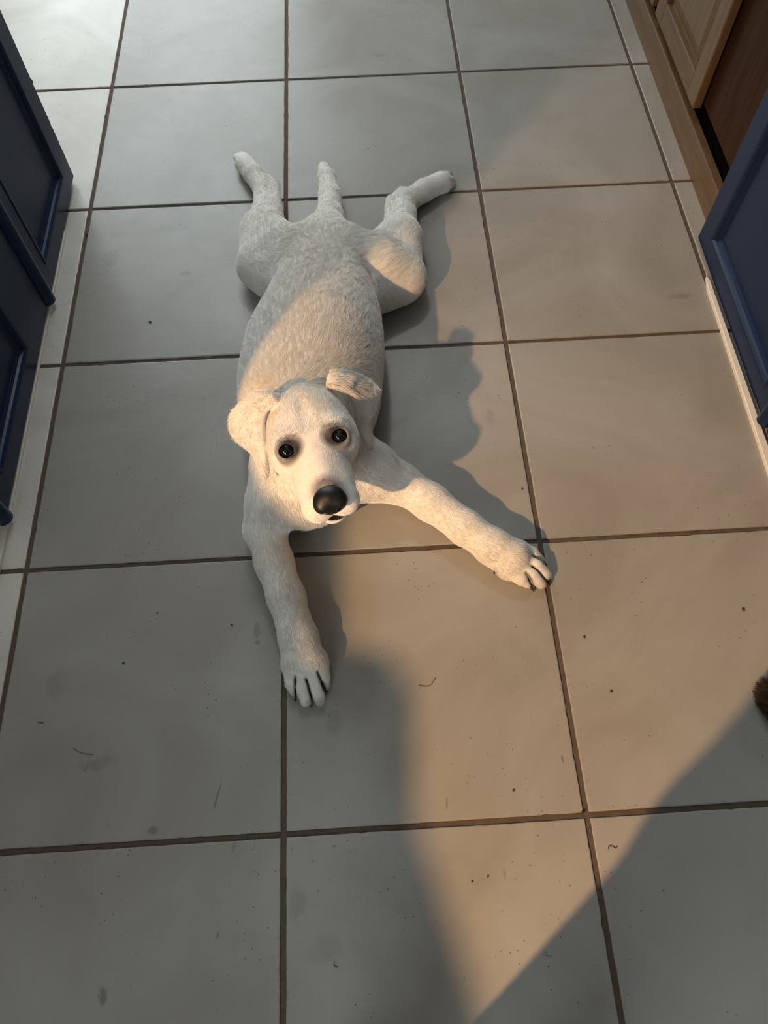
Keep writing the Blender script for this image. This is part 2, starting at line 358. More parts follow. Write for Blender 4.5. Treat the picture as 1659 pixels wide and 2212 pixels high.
# ------------------------------------------------------------------ oak cabinet
def cabinet():
    root = empty('kitchen_cabinet', (1.62, 2.4, 0))
    tag(root, 'honey oak base cabinet with panelled door, standing at the upper right beyond the navy door', 'cabinet')
    bm = bmesh.new(); box(bm, 1.363, 1.383, 1.14, 3.3, 0.0, .072, bev=.002); o = bm_obj('kick_board', bm, M_oak, root); o['label'] = 'light oak kick board along the tiles'
    bm = bmesh.new(); box(bm, 1.395, 1.96, 1.14, 3.3, 0.0, .105); bm_obj('plinth', bm, M_black, root)  # black colour stands for the shade in the gap above the kick board
    bm = bmesh.new(); box(bm, 1.386, 1.405, 1.14, 3.3, .100, .86, bev=.002); box(bm, 1.405, 1.96, 1.14, 1.16, .1, .86); box(bm, 1.405, 1.96, 3.28, 3.3, .1, .86); bm_obj('carcass', bm, M_brown, root)
    for (y0, y1) in ((1.430, 1.80), (1.83, 2.25), (2.28, 2.70)):
        d = empty('door', (0, 0, 0)); d.parent = root; d.location = (1.36 - 1.62, (y0 + y1) / 2 - 2.4, .48)
        dw = Vector((1.36, (y0 + y1) / 2, .48))
        def part(nm, bm, mat):
            me = bpy.data.meshes.new(nm); bmesh.ops.translate(bm, verts=bm.verts, vec=-dw); bm.to_mesh(me); bm.free(); me.materials.append(mat)
            o = bpy.data.objects.new(nm, me); COL.objects.link(o); o.parent = d; return o
        z0, z1, w_ = .098, .84, .052
        bm = bmesh.new(); box(bm, 1.358, 1.378, y0, y0 + w_, z0, z1, bev=.003); part('stile', bm, M_oakz)
        bm = bmesh.new(); box(bm, 1.358, 1.378, y1 - w_, y1, z0, z1, bev=.003); part('stile', bm, M_oakz)
        bm = bmesh.new(); box(bm, 1.3585, 1.378, y0 + w_ - .001, y1 - w_ + .001, z0, z0 + w_, bev=.002); part('rail', bm, M_oak)
        bm = bmesh.new(); box(bm, 1.3585, 1.378, y0 + w_ - .001, y1 - w_ + .001, z1 - w_, z1, bev=.002); part('rail', bm, M_oak)
        # raised panel
        bm = bmesh.new()
        a = [(y0 + w_ - .002, z0 + w_ - .002), (y1 - w_ + .002, z0 + w_ - .002), (y1 - w_ + .002, z1 - w_ + .002), (y0 + w_ - .002, z1 - w_ + .002)]
        def ring(x, ins): return [bm.verts.new((x, yy + (ins if yy < (y0 + y1) / 2 else -ins), zz + (ins if zz < .47 else -ins))) for yy, zz in a]
        rs = [ring(1.376, 0), ring(1.371, 0), ring(1.371, .008), ring(1.363, .035)]
        for p, q in zip(rs, rs[1:]):
            for k in range(4): bm.faces.new((p[k], p[(k + 1) % 4], q[(k + 1) % 4], q[k]))
        bm.faces.new(rs[-1]); bm.faces.new(rs[0][::-1]); bmesh.ops.recalc_face_normals(bm, faces=bm.faces)
        part('panel', bm, M_oakz)
    bm = bmesh.new(); box(bm, 1.345, 1.98, 1.10, 3.32, .86, .90, bev=.006)
    tag(bm_obj('worktop', bm, plain('worktop_laminate', (.35, .31, .26), .35, noise=.2, scale=80)), 'speckled worktop lying on the oak cabinet', 'worktop')
cabinet()

# ================================================================== the dog
FUR = 480000
# ------------------------------------------------------------------ dog: one continuous surface from blended volumes
class Field:
    def __init__(s, lo, hi, h):
        s.lo = np.array(lo, float); s.h = h
        s.n = np.ceil((np.array(hi) - s.lo) / h).astype(int) + 1
        s.D = np.full(s.n, 0.05, np.float32)
        s.ax = [s.lo[i] + np.arange(s.n[i]) * h for i in range(3)]
    def region(s, lo, hi):
        a = np.clip(np.floor((np.array(lo) - s.lo) / s.h).astype(int), 0, s.n - 1)
        b = np.clip(np.ceil((np.array(hi) - s.lo) / s.h).astype(int) + 1, 1, s.n)
        sl = tuple(slice(a[i], max(b[i], a[i] + 1)) for i in range(3))
        g = [s.ax[i][sl[i]].astype(np.float32) for i in range(3)]
        P = np.stack(np.meshgrid(*g, indexing='ij'), -1)
        return sl, P
    def add(s, fn, lo, hi, k=0.012):
        m = k + 4 * s.h
        sl, P = s.region(np.array(lo) - m, np.array(hi) + m)
        d = fn(P).astype(np.float32); D = s.D[sl]
        hh = np.clip(0.5 + 0.5 * (D - d) / k, 0, 1)
        s.D[sl] = D + (d - D) * hh - k * hh * (1 - hh)
    def cut(s, fn, lo, hi, k=0.003):
        m = k + 3 * s.h
        sl, P = s.region(np.array(lo) - m, np.array(hi) + m)
        d = -fn(P).astype(np.float32); D = s.D[sl]
        hh = np.clip(0.5 - 0.5 * (D - d) / k, 0, 1)
        s.D[sl] = D + (d - D) * hh + k * hh * (1 - hh)
    # volumes
    def cone(s, a, b, ra, rb, k=0.012, sq=None):
        a = np.asarray(a, float); b = np.asarray(b, float); r = max(ra, rb)
        fn = cone_fn(a, b, ra, rb, sq)
        s.add(fn, np.minimum(a, b) - r, np.maximum(a, b) + r, k)
    def ell(s, c, r, R=None, k=0.012, cut=False):
        c = np.asarray(c, float); r = np.asarray(r, float); m = r.max()
        fn = ell_fn(c, r, R)
        (s.cut if cut else s.add)(fn, c - m, c + m, k)
    def tri(s, a, b, c, r, k=0.004):
        P3 = np.array([a, b, c], float)
        s.add(tri_fn(P3, r), P3.min(0) - r, P3.max(0) + r, k)
    def mesh(s):
        D = s.D; ins = D < 0; n = s.n
        c = np.zeros(tuple(n - 1), np.uint8)
        for dx in (0, 1):
            for dy in (0, 1):
                for dz in (0, 1):
                    c += ins[dx:n[0] - 1 + dx, dy:n[1] - 1 + dy, dz:n[2] - 1 + dz]
        act = np.argwhere((c > 0) & (c < 8))
        idx = -np.ones(tuple(n - 1), np.int64); idx[tuple(act.T)] = np.arange(len(act))
        acc = np.zeros((len(act), 3)); cnt = np.zeros(len(act))
        cor = [(x, y, z) for x in (0, 1) for y in (0, 1) for z in (0, 1)]
        for p in cor:
            for ax in range(3):
                if p[ax] == 0:
                    q = list(p); q[ax] = 1
                    d0 = D[tuple((act + p).T)]; d1 = D[tuple((act + q).T)]
                    m = (d0 < 0) != (d1 < 0)
                    t = np.where(m, d0 / np.where(m, d0 - d1, 1), 0)
                    pos = np.repeat(np.array(p, float)[None], len(act), 0); pos[:, ax] = t
                    acc[m] += pos[m]; cnt[m] += 1
        V = s.lo + (act + acc / cnt[:, None]) * s.h
        Q = []
        for ax in range(3):
            u, v = (ax + 1) % 3, (ax + 2) % 3
            sl0 = [slice(None)] * 3; sl1 = [slice(None)] * 3; sl0[ax] = slice(0, n[ax] - 1); sl1[ax] = slice(1, n[ax])
            e = np.argwhere(ins[tuple(sl0)] != ins[tuple(sl1)])
            e = e[(e[:, u] > 0) & (e[:, v] > 0) & (e[:, u] < n[u] - 1) & (e[:, v] < n[v] - 1)]
            fl = ins[tuple(e.T)]
            o = np.zeros(3, int); U_ = o.copy(); U_[u] = 1; V_ = o.copy(); V_[v] = 1
            a = idx[tuple((e - U_ - V_).T)]; b = idx[tuple((e - V_).T)]; c_ = idx[tuple(e.T)]; d_ = idx[tuple((e - U_).T)]
            q = np.stack([a, b, c_, d_], 1); q[~fl] = q[~fl][:, ::-1]; Q.append(q)
        Q = np.concatenate(Q)
        return V, Q
def cone_fn(a, b, ra, rb, sq=None):
    def fn(P):
        S = np.ones(3) if sq is None else np.asarray(sq, float)
        A, B = a * S, b * S; X = P * S.astype(np.float32)
        ab = B - A; L2 = max(float(ab @ ab), 1e-12)
        t = np.clip(((X - A) @ ab) / L2, 0, 1)
        d = np.linalg.norm(X - A - t[..., None] * ab, axis=-1) - (ra + (rb - ra) * t)
        return d
    return fn
def ell_fn(c, r, R=None):
    def fn(P):
        X = P - c
        if R is not None: X = X @ np.asarray(R).T      # rows of R are the local axes
        k0 = np.linalg.norm(X / r, axis=-1); k1 = np.linalg.norm(X / (r * r), axis=-1)
        return k0 * (k0 - 1) / np.maximum(k1, 1e-6)
    return fn
def tri_fn(T3, r):
    a, b, c = T3
    def seg(P, p, q):
        e = q - p; t = np.clip(((P - p) @ e) / (e @ e), 0, 1)
        return np.linalg.norm(P - p - t[..., None] * e, axis=-1)
    n = np.cross(b - a, c - a); n /= np.linalg.norm(n)
    def fn(P):
        d = np.minimum(np.minimum(seg(P, a, b), seg(P, b, c)), seg(P, c, a))
        ins = (((P - a) @ np.cross(n, b - a)) >= 0) & (((P - b) @ np.cross(n, c - b)) >= 0) & (((P - c) @ np.cross(n, a - c)) >= 0)
        return np.where(ins, np.abs((P - a) @ n), d) - r
    return fn

def pr(p):                                   # (px, py, height, radius in px) -> point, radius in metres
    q = U(p[0], p[1], p[2]); return q, p[3] * depth(q) / FPX

# head frame: s to the dog's left (picture right), u out of the face, f along the muzzle
HO = U(672, 944, 0.268)
HK = 1.08                                   # size of the head
_v = (CAMP - HO); _v /= np.linalg.norm(_v)
_dn = RM @ np.array([0, -1.0, 0]); _dn -= _v * (_dn @ _v); _dn /= np.linalg.norm(_dn)
_r = np.cross(_dn, _v); _r /= np.linalg.norm(_r)
if _r @ (RM @ np.array([1.0, 0, 0])) < 0: _r = -_r
_a = math.radians(16.5); _th = math.radians(37)
_d2 = _dn * math.cos(_a) + _r * math.sin(_a); HS = _r * math.cos(_a) - _dn * math.sin(_a)
HF = _d2 * math.cos(_th) + _v * math.sin(_th); HU = _v * math.cos(_th) - _d2 * math.sin(_th)
HR = np.array([HS, HU, HF])
def Hd(s, u, f): return HO + (HS * s + HU * u + HF * f) * HK

EYES = [Hd(-.0370, -.0195, -.0035), Hd(.0370, -.0195, -.0035)]
EYE_R = .0133

CRACKS = [((641, 1470), (639, 1512)), ((664, 1474), (679, 1526)), ((688, 1458), (701, 1494)), ((1147, 1210), (1177, 1224)), ((1146, 1232), (1184, 1262)), ((1132, 1246), (1154, 1272))]
def crack_d(P):
    d = np.full(len(P), 1.0)
    for a, b in CRACKS:
        A_, B_ = U(*a, .014)[:2], U(*b, .010)[:2]; e = B_ - A_; t = np.clip(((P[:, :2] - A_) @ e) / (e @ e), 0, 1)
        d = np.minimum(d, np.linalg.norm(P[:, :2] - A_ - t[:, None] * e, axis=1))
    return d
def build_dog_field(h=0.0017):
    F = Field((.30, .13, -.006), (.93, 1.50, .30), h)
    C = lambda a, b, k=.014, sq=None: F.cone(pr(a)[0], pr(b)[0], pr(a)[1], pr(b)[1], k, sq)
    # torso (flattened a little in height)
    tor = [(702, 520, .050, 62), (700, 560, .062, 84), (698, 620, .072, 100), (692, 690, .078, 122), (680, 750, .082, 141), (671, 820, .086, 146), (668, 880, .088, 140)]
    for a, b in zip(tor, tor[1:]): C(a, b, .03, (1, 1, 1.22))
    C((668, 880, .088, 138), (664, 990, .088, 104), .03, (1, 1, 1.15))
    C((664, 990, .085, 100), (664, 1040, .080, 88), .03)
    C((700, 700, .135, 50), (676, 850, .142, 62), .05)          # back line and withers
    # neck
    F.cone(U(674, 880, .130), Hd(0, -.060, -.070), .066, .054, .03)
    F.cone(U(664, 1010, .100), Hd(0, -.075, -.040), .056, .050, .03)
    # chest between the legs
    C((650, 1060, .072, 78), (700, 1050, .068, 72), .03)
    # fore leg, picture left
    C((602, 1020, .085, 58), (585, 1090, .070, 48), .03)
    C((585, 1090, .070, 50), (566, 1140, .048, 38), .022)
    C((560, 1148, .034, 27), (548, 1150, .026, 18), .012)        # elbow point
    C((575, 1150, .044, 41), (592, 1215, .038, 39), .018)
    C((592, 1215, .038, 39), (618, 1290, .032, 38), .012)
    C((618, 1290, .032, 38), (645, 1380, .028, 39), .012)
    C((645, 1380, .028, 40), (655, 1425, .024, 45), .012)
    C((640, 1432, .020, 28), (676, 1432, .022, 32), .012)
    TOES = []
    def toe(a, b, c):
        pa, ra = pr(a); pb, rb = pr(b); pc, rc = pr(c)
        TOES.append((pa, ra, pb, rb, pc, rc))
    toe((632, 1440, .021, 21), (632, 1475, .020, 17), (641, 1500, .0105, 11))
    toe((650, 1448, .024, 17), (654, 1488, .0225, 17), (662, 1512, .0115, 14))
    toe((674, 1448, .024, 17), (684, 1487, .0225, 17), (688, 1511, .0115, 14))
    toe((692, 1436, .021, 17), (699, 1462, .019, 15), (704, 1482, .0105, 9))
    # fore leg, picture right
    C((745, 985, .090, 66), (800, 1010, .074, 54), .03)
    C((800, 1012, .070, 52), (862, 1042, .046, 40), .022)
    C((770, 1040, .060, 42), (830, 1046, .048, 36), .022)
    C((862, 1042, .042, 41), (930, 1085, .037, 38), .015)
    C((930, 1085, .037, 38), (1005, 1140, .031, 36), .012)
    C((1005, 1140, .031, 36), (1065, 1182, .028, 37), .012)
    C((1065, 1182, .028, 38), (1105, 1206, .023, 42), .012)
    C((1112, 1196, .020, 26), (1098, 1222, .020, 28), .012)
    toe((1122, 1186, .020, 17), (1148, 1197, .019, 16), (1168, 1212, .0105, 10))
    toe((1124, 1204, .023, 16), (1158, 1222, .022, 16), (1178, 1242, .0115, 13))
    toe((1118, 1222, .023, 16), (1150, 1242, .022, 16), (1168, 1259, .0115, 13))
    toe((1106, 1236, .020, 16), (1126, 1250, .019, 15), (1141, 1262, .0105, 9))
    # hind leg, picture left
    C((652, 560, .060, 66), (590, 590, .048, 46), .025)
    C((590, 590, .048, 46), (556, 582, .040, 40), .02)
    C((600, 620, .040, 36), (570, 600, .036, 30), .02)
    C((566, 565, .044, 50), (560, 500, .040, 40), .02)
    C((610, 540, .052, 56), (574, 500, .040, 44), .02)
    C((566, 500, .038, 38), (572, 452, .030, 26), .014)
    C((585, 480, .034, 30), (592, 432, .030, 15), .010)           # tendon side
    C((572, 452, .029, 24), (566, 410, .026, 17), .008)
    C((592, 432, .030, 14), (592, 402, .027, 12), .006)           # heel
    C((590, 400, .026, 11), (575, 392, .026, 15), .008)
    C((566, 410, .026, 18), (548, 378, .023, 20), .008)
    C((548, 378, .023, 20), (528, 354, .020, 20), .008)
    toe((530, 352, .018, 14), (522, 344, .017, 12), (513, 341, .011, 9))
    toe((534, 352, .018, 14), (528, 342, .017, 12), (520, 334, .011, 9))
    toe((538, 356, .017, 13), (534, 346, .015, 11), (529, 338, .010, 8))
    toe((544, 362, .015, 12), (543, 354, .013, 10), (540, 347, .009, 8))
    # hind leg, picture right
    C((750, 560, .060, 70), (830, 590, .052, 64), .025)
    C((830, 595, .052, 60), (878, 604, .044, 40), .02)
    C((800, 640, .048, 44), (862, 618, .042, 40), .02)
    C((868, 590, .046, 46), (866, 520, .042, 44), .02)
    C((812, 560, .054, 50), (862, 510, .042, 42), .02)
    C((866, 515, .040, 40), (872, 468, .031, 26), .014)
    C((850, 490, .032, 22), (846, 452, .031, 14), .010)
    C((872, 468, .031, 24), (878, 438, .028, 23), .010)
    C((846, 452, .031, 13), (846, 436, .029, 12), .006)
    C((848, 434, .028, 11), (868, 424, .027, 18), .008)
    C((880, 434, .028, 23), (915, 412, .025, 22), .010)
    C((915, 412, .025, 22), (952, 394, .021, 22), .008)
    toe((950, 388, .019, 14), (962, 383, .018, 12), (969, 380, .012, 9))
    toe((954, 393, .019, 14), (966, 391, .018, 12), (974, 389, .012, 9))
    toe((954, 399, .017, 13), (965, 400, .016, 11), (973, 399, .011, 9))
    toe((948, 404, .015, 12), (957, 407, .014, 10), (964, 408, .010, 8))
    # tail
    C((704, 512, .056, 42), (712, 470, .040, 29), .02)
    C((712, 470, .040, 28), (713, 425, .026, 23), .012)
    C((713, 425, .026, 23), (706, 385, .019, 18), .010)
    C((706, 385, .019, 18), (699, 362, .014, 11), .010)
    # toes joined crisply among themselves, softly to the paw
    tf = Field(F.lo, F.lo + (F.n - 1.5) * F.h, F.h)
    for (pa, ra, pb, rb, pc, rc) in TOES:
        t_ = min(rb, .010)
        one = lambda P, pa=pa, ra=ra, pb=pb, rb=rb, pc=pc, rc=rc: np.minimum(cone_fn(pa, pb, ra, rb)(P), cone_fn(pb, pc, rb, rc)(P))
        A = np.array([pa, pb, pc])
        tf.add(one, A.min(0) - ra, A.max(0) + ra, .0012)
    k = .006; hh = np.clip(0.5 + 0.5 * (F.D - tf.D) / k, 0, 1)
    near = tf.D < .02
    F.D = np.where(near, F.D + (tf.D - F.D) * hh - k * hh * (1 - hh), F.D); del tf
    for a, b in CRACKS:
        A_, B_ = U(*a, .014), U(*b, .010); T1, T2 = A_ + [0, 0, .022], B_ + [0, 0, .022]; A_[2] = B_[2] = .0
        for tr in ((A_, B_, T2), (A_, T2, T1)):
            P3 = np.array(tr); F.cut(tri_fn(P3, .0007), P3.min(0) - .002, P3.max(0) + .002, .0035)
    # ---------------- head
    E = lambda c, r, k=.012: F.ell(Hd(*c), np.array(r) * HK, HR, k)
    K = lambda a, b, ra, rb, k=.012: F.cone(Hd(*a), Hd(*b), ra * HK, rb * HK, k)
    E((0, -.046, -.050), (.0585, .050, .064), .02)
    for s in (-1, 1):
        E((s * .034, -.055, -.022), (.030, .034, .036), .02)
        E((s * .0300, -.0200, -.022), (.022, .017, .020), .012)      # brow
        K((s * .015, -.050, .000), (s * .0165, -.0490, .070), .0295, .0215, .015)
        E((s * .0185, -.0510, .0800), (.0190, .0215, .0170), .010)      # flews
    K((0, -.033, -.010), (0, -.030, .060), .0270, .0175, .018)
    E((0, -.030, .074), (.0185, .0130, .0120), .008)
    K((0, -.080, -.020), (0, -.078, .056), .026, .0165, .014)
    E((0, -.0800, .0760), (.017, .0125, .0135), .008)                 # chin
    F.ell(Hd(0, .0045, -.030), (.006, .004, .030), HR, .012, cut=True)  # furrow of the brow
    # ears
    def crv(pts, m=5):
        P_ = [np.array(p, float) for p in pts]; P_ = [2 * P_[0] - P_[1]] + P_ + [2 * P_[-1] - P_[-2]]; out = []
        for i in range(1, len(P_) - 2):
            for j in range(m):
                t = j / m; a, b, c, d = P_[i - 1:i + 3]
                out.append(.5 * (2 * b + (c - a) * t + (2 * a - 5 * b + 4 * c - d) * t * t + (3 * b - a - 3 * c + d) * t ** 3))
        return out + [P_[-2]]
    def ear(inner, outer, r, roll, bulge, dz):
        I = [U(p[0], p[1], p[2] + dz) for p in crv(inner)]; O = [U(p[0], p[1], p[2] + dz) for p in crv(outer)]
        n = len(I); rows = []
        for i in range(n):
            row = []
            for j in range(6):
                t = j / 5; row.append(I[i] * (1 - t) + O[i] * t + _v * (bulge * math.sin(math.pi * t ** .8)))
            rows.append(row)
        for i in range(n - 1):
            for j in range(5):
                F.tri(rows[i][j], rows[i][j + 1], rows[i + 1][j + 1], r, .0015)
                F.tri(rows[i][j], rows[i + 1][j + 1], rows[i + 1][j], r, .0015)
        R_ = crv(roll)
        for a, b in zip(R_, R_[1:]): F.cone(U(a[0], a[1], a[2] + dz), U(b[0], b[1], b[2] + dz), a[3], b[3], .003)
    ear([(592, 866, .238), (570, 878, .228), (563, 905, .214), (565, 945, .194), (569, 985, .174), (574, 1022, .152)],
        [(578, 848, .242), (545, 858, .232), (503, 896, .206), (505, 940, .186), (547, 978, .170), (566, 1022, .152)], .0036,
        [(588, 868, .236, .0060), (568, 888, .225, .0056), (561, 925, .206, .0052), (566, 965, .188, .0047), (572, 1003, .165, .0044), (573, 1030, .150, .0040)], .006, .020)
    ear([(728, 830, .240), (752, 834, .232), (768, 862, .216), (776, 900, .196), (786, 935, .176), (800, 962, .154)],
        [(716, 808, .240), (752, 806, .230), (806, 832, .198), (810, 868, .182), (796, 908, .172), (802, 958, .152)], .0036,
        [(738, 836, .238, .0056), (757, 846, .226, .0058), (769, 872, .210, .0054), (776, 908, .192, .0050), (786, 940, .174, .0045), (800, 966, .154, .0038)], .003, .002)
    F.cone(U(594, 864, .250), U(562, 864, .248), .011, .007, .010)
    F.cone(U(722, 824, .246), U(750, 820, .242), .012, .007, .010)
    # eyes: lids, then the opening for the eyeball
    for i, s in enumerate((-1, 1)):
        F.ell(EYES[i], (.0172, .0172, .0172), HR, .007)
        F.ell(EYES[i], (EYE_R + .0006,) * 3, HR, .001, cut=True)
        o = EYES[i] + _v * .0150
        R2 = np.array([HS, _d2, _v])
        F.ell(o, (.0122, .0108, .0085), R2, .0015, cut=True)
    # mouth: the parting of the lips beside the chin
    global MOUTH
    d = RM @ np.array([(727 - IW / 2) / FPX, -(1118 - IH / 2) / FPX, -1.0]); d /= np.linalg.norm(d); t = .6
    for _ in range(900):
        q = CAMP + d * t; ii = np.round((q - F.lo) / F.h).astype(int)
        if (ii >= 0).all() and (ii < F.n).all() and F.D[tuple(ii)] < 0: break
        t += .001
    MOUTH = CAMP + d * t
    R3 = np.array([_r * math.cos(math.radians(-12)) - _dn * math.sin(math.radians(12)), _dn, _v]); R3[1] = np.cross(R3[2], R3[0])
    global MR3
    MR3 = R3
    F.ell(MOUTH, (.0125, .0030, .0080), R3, .0015, cut=True)
    # folds of loose skin and hip bones
    for a, b in (((606, 762, .166), (700, 764, .182)),): 
        A_, B_ = U(*a), U(*b); F.cut(cone_fn(A_, B_, .004, .004), np.minimum(A_, B_) - .006, np.maximum(A_, B_) + .006, .016)
    F.ell(Hd(0, -.060, .092), (.0008, .010, .006), HR, .002, cut=True)   # philtrum
    # rest on the floor
    sl = F.ax[2] < 0.0012
    F.D[:, :, sl] = np.maximum(F.D[:, :, sl], (0.0012 - F.ax[2][sl])[None, None, :].astype(np.float32) + .0002)
    return F

DF = build_dog_field()
DV, DQ = DF.mesh()
def smooth_verts(V, Q, it=2, lam=.5):
    e = np.concatenate([Q[:, [0, 1]], Q[:, [1, 2]], Q[:, [2, 3]], Q[:, [3, 0]]])
    e = np.concatenate([e, e[:, ::-1]])
    cnt = np.bincount(e[:, 0], minlength=len(V))[:, None]
    for _ in range(it):
        S = np.stack([np.bincount(e[:, 0], weights=V[e[:, 1], k], minlength=len(V)) for k in range(3)], 1)
        V = V + lam * (S / np.maximum(cnt, 1) - V)
    return V
DV = smooth_verts(DV, DQ, 1, .5)
del DF

# coat colours, with some light and shade put into them (world position -> colour)
NOSE_C = Hd(0, -.0250, .0850)
def coat(P):
    n = len(P); c = np.tile(np.array([0.92, 0.89, 0.83]), (n, 1))
    def mix(w, col):
        nonlocal c; w = np.clip(w, 0, 1)[:, None]; c = c * (1 - w) + np.array(col) * w
    loc = (P - HO) @ HR.T
    s, u, f = loc.T
    head = (np.abs(s) < .075) & (u > -.1) & (f > -.12) & (f < .12)
    w1 = np.clip(1 - np.linalg.norm((loc - [-.02, 0, .02]) / [.05, .06, .07], axis=1), 0, 1) * head
    mix(w1 * .35, (.84, .72, .61))  # warm light on the picture-left face put in as a peach tint
    for i, sg in enumerate((-1, 1)):
        q = (P - EYES[i]) @ HR.T
        q[:, 0] += sg * .0060; q[:, 2] -= .003                # darker towards the inner corner
        d = np.linalg.norm(q / [1.25, 1.6, 1.0], axis=1)
        mix(np.clip((.0218 - d) / .0090, 0, 1) ** .85 * .97, (.022, .018, .020))
        q2 = (P - Hd(sg * .020, -.008, -.010)) @ HR.T
        mix(np.clip(1 - np.linalg.norm(q2 / [.011, .016, .016], axis=1), 0, 1) * .45, (.30, .25, .23))
        mix(np.clip((EYE_R + .0032 - np.linalg.norm(P - EYES[i], axis=1)) / .0015, 0, 1), (.012, .010, .010))
    q = loc - [0, -.018, .078]
    d = np.linalg.norm(q / [1.45, 1.2, 1.0], axis=1)
    mix(np.clip((.026 - d) / .016, 0, 1) ** 1.4 * .8, (.12, .10, .10))
    q = (P - MOUTH) @ MR3.T
    mix(np.clip(1.15 - np.linalg.norm(q / [.0145, .0046, .016], axis=1), 0, 1) * 4, (.016, .010, .010))  # lip shadow put into the colour inside the mouth slit
    # warm light along the back put into the coat as cream
    bx = .45 + (P[:, 1] - .55) * .14
    mix(np.clip(1 - np.abs(P[:, 0] - .50) / .09, 0, 1) * np.clip((P[:, 2] - .10) / .05, 0, 1) * (P[:, 1] > .55) * .45, (.80, .715, .585))
    # shade on the fore legs put in as grey, smudged toes
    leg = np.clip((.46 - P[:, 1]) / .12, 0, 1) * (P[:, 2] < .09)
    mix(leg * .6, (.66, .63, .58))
    for (px, py, rr, a) in ((636, 1508, 16, .7), (672, 1520, 14, .6), (690, 1518, 12, .6), (706, 1488, 14, .6), (1172, 1262, 14, .6), (1186, 1255, 14, .6), (1150, 1272, 14, .6), (1176, 1218, 12, .6),
                        (690, 1405, 12, .5), (1070, 1237, 12, .5), (522, 334, 16, .55), (545, 348, 16, .6), (972, 384, 16, .7), (940, 380, 8, .6), (975, 400, 14, .5)):
        g = U(px, py, .010); m = rr * depth(g) / FPX
        mix(np.clip(1.2 - np.linalg.norm((P - g) / [m, m, .02], axis=1), 0, 1) * a, (.16, .125, .10))
    cd_ = crack_d(P); mix(np.clip((.0032 - cd_) / .0020, 0, 1) * (P[:, 2] < .04) * .85, (.06, .045, .035))  # shade between the toes put into the colour
    # tinted ear edges
    for (px, py, z, m) in ((573, 1028, .150, .016), (566, 950, .19, .012), (800, 966, .154, .014), (777, 900, .196, .012), (505, 925, .19, .03), (760, 850, .22, .014)):
        mix(np.clip(1.2 - np.linalg.norm(P - U(px, py, z), axis=1) / m, 0, 1) * .5, (.62, .47, .36))
    return c

def fur_material(name, hair):
    m, t, b = nt(name)
    at = N(t, 'ShaderNodeAttribute', _attribute_name='coat')
    if hair: at.attribute_type = 'GEOMETRY'
    L(t, at.outputs['Color'], b.inputs['Base Color'])
    b.inputs['Roughness'].default_value = .62 if hair else .8
    b.inputs['Specular IOR Level'].default_value = .25
    b.inputs['Sheen Weight'].default_value = .0 if hair else .15
    return m
M_skin = fur_material('short_white_coat', False)
M_hair = fur_material('coat_hair', True)
M_eye = plain('dark_brown_eye', (.004, .003, .003), .05, coat=.6)
M_nose = plain('black_nose_leather', (.006, .0055, .006), .42, noise=.5, scale=900, bump=.25)
M_claw = plain('dark_claw', (.035, .028, .025), .35, noise=.4, scale=200)

dog = empty('dog', (float(U(680, 750)[0]), float(U(680, 750)[1]), 0))
tag(dog, 'white short-haired puppy sprawled flat on the tiles, hind legs splayed behind, looking up', 'dog')
dbody = mesh_obj('body', DV, DQ, M_skin, dog, smooth=True)
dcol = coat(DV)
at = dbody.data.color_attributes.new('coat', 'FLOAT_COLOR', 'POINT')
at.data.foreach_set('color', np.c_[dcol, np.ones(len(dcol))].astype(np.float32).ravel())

# eyeballs
for e in EYES:
    bm = bmesh.new(); bmesh.ops.create_uvsphere(bm, u_segments=40, v_segments=24, radius=EYE_R)
    bmesh.ops.translate(bm, verts=bm.verts, vec=Vector(e)); bm_obj('eye', bm, M_eye, dog, smooth=True)['label'] = 'glossy dark eye'
# nose
def build_nose():
    c = Hd(0, -.0280, .0890)
    G = Field(c - .045, c + .045, .0010)
    e = lambda a, r, k, cut=False: G.ell(Hd(a[0], a[1], a[2] + .0035), np.array(r) * HK, HR, k, cut=cut)
    e((0, -.0225, .0790), (.0195, .0125, .0145), .006)
    e((0, -.0330, .0860), (.0150, .0150, .0125), .008)
    for s in (-1, 1):
        e((s * .0120, -.0275, .0860), (.0108, .0105, .0125), .007)
        e((s * .0092, -.0315, .0995), (.0042, .0040, .0055), .0015, True)
        e((s * .0155, -.0345, .0960), (.0070, .0016, .0060), .0015, True)
    e((0, -.042, .0975), (.0008, .0110, .0040), .0015, True)
    V, Q = G.mesh(); V = smooth_verts(V, Q, 1)
    mesh_obj('nose', V, Q, M_nose, dog, smooth=True)['label'] = 'black leathery nose'
build_nose()
# claws
def claw(a, b, r, z0=.009, z1=.002):
    A = U(a[0], a[1], z0); B = U(b[0], b[1], z1); bm = bmesh.new(); rings = []
    ax = (B - A); ln = np.linalg.norm(ax); ax /= ln
    sd = np.cross(ax, [0, 0, 1.]); sd /= np.linalg.norm(sd); up = np.cross(sd, ax)
    for k in range(7):
        f = k / 6; rr = r * (1 - f) ** .6 * (1 if k < 6 else 0) + (.0002 if k == 6 else 0)
        cc = A + (B - A) * f + up * (.0022 * math.sin(f * math.pi))
        rings.append([bm.verts.new(cc + sd * rr * .75 * math.cos(t) + up * rr * math.sin(t)) for t in [2 * math.pi * i / 10 for i in range(10)]])
    for p, q in zip(rings, rings[1:]):
        for i in range(10): bm.faces.new((p[i], p[(i + 1) % 10], q[(i + 1) % 10], q[i]))
    bm.faces.new(rings[0][::-1]); bm.faces.new(rings[-1]); bmesh.ops.recalc_face_normals(bm, faces=bm.faces)
    bm_obj('claw', bm, M_claw, dog, smooth=True)
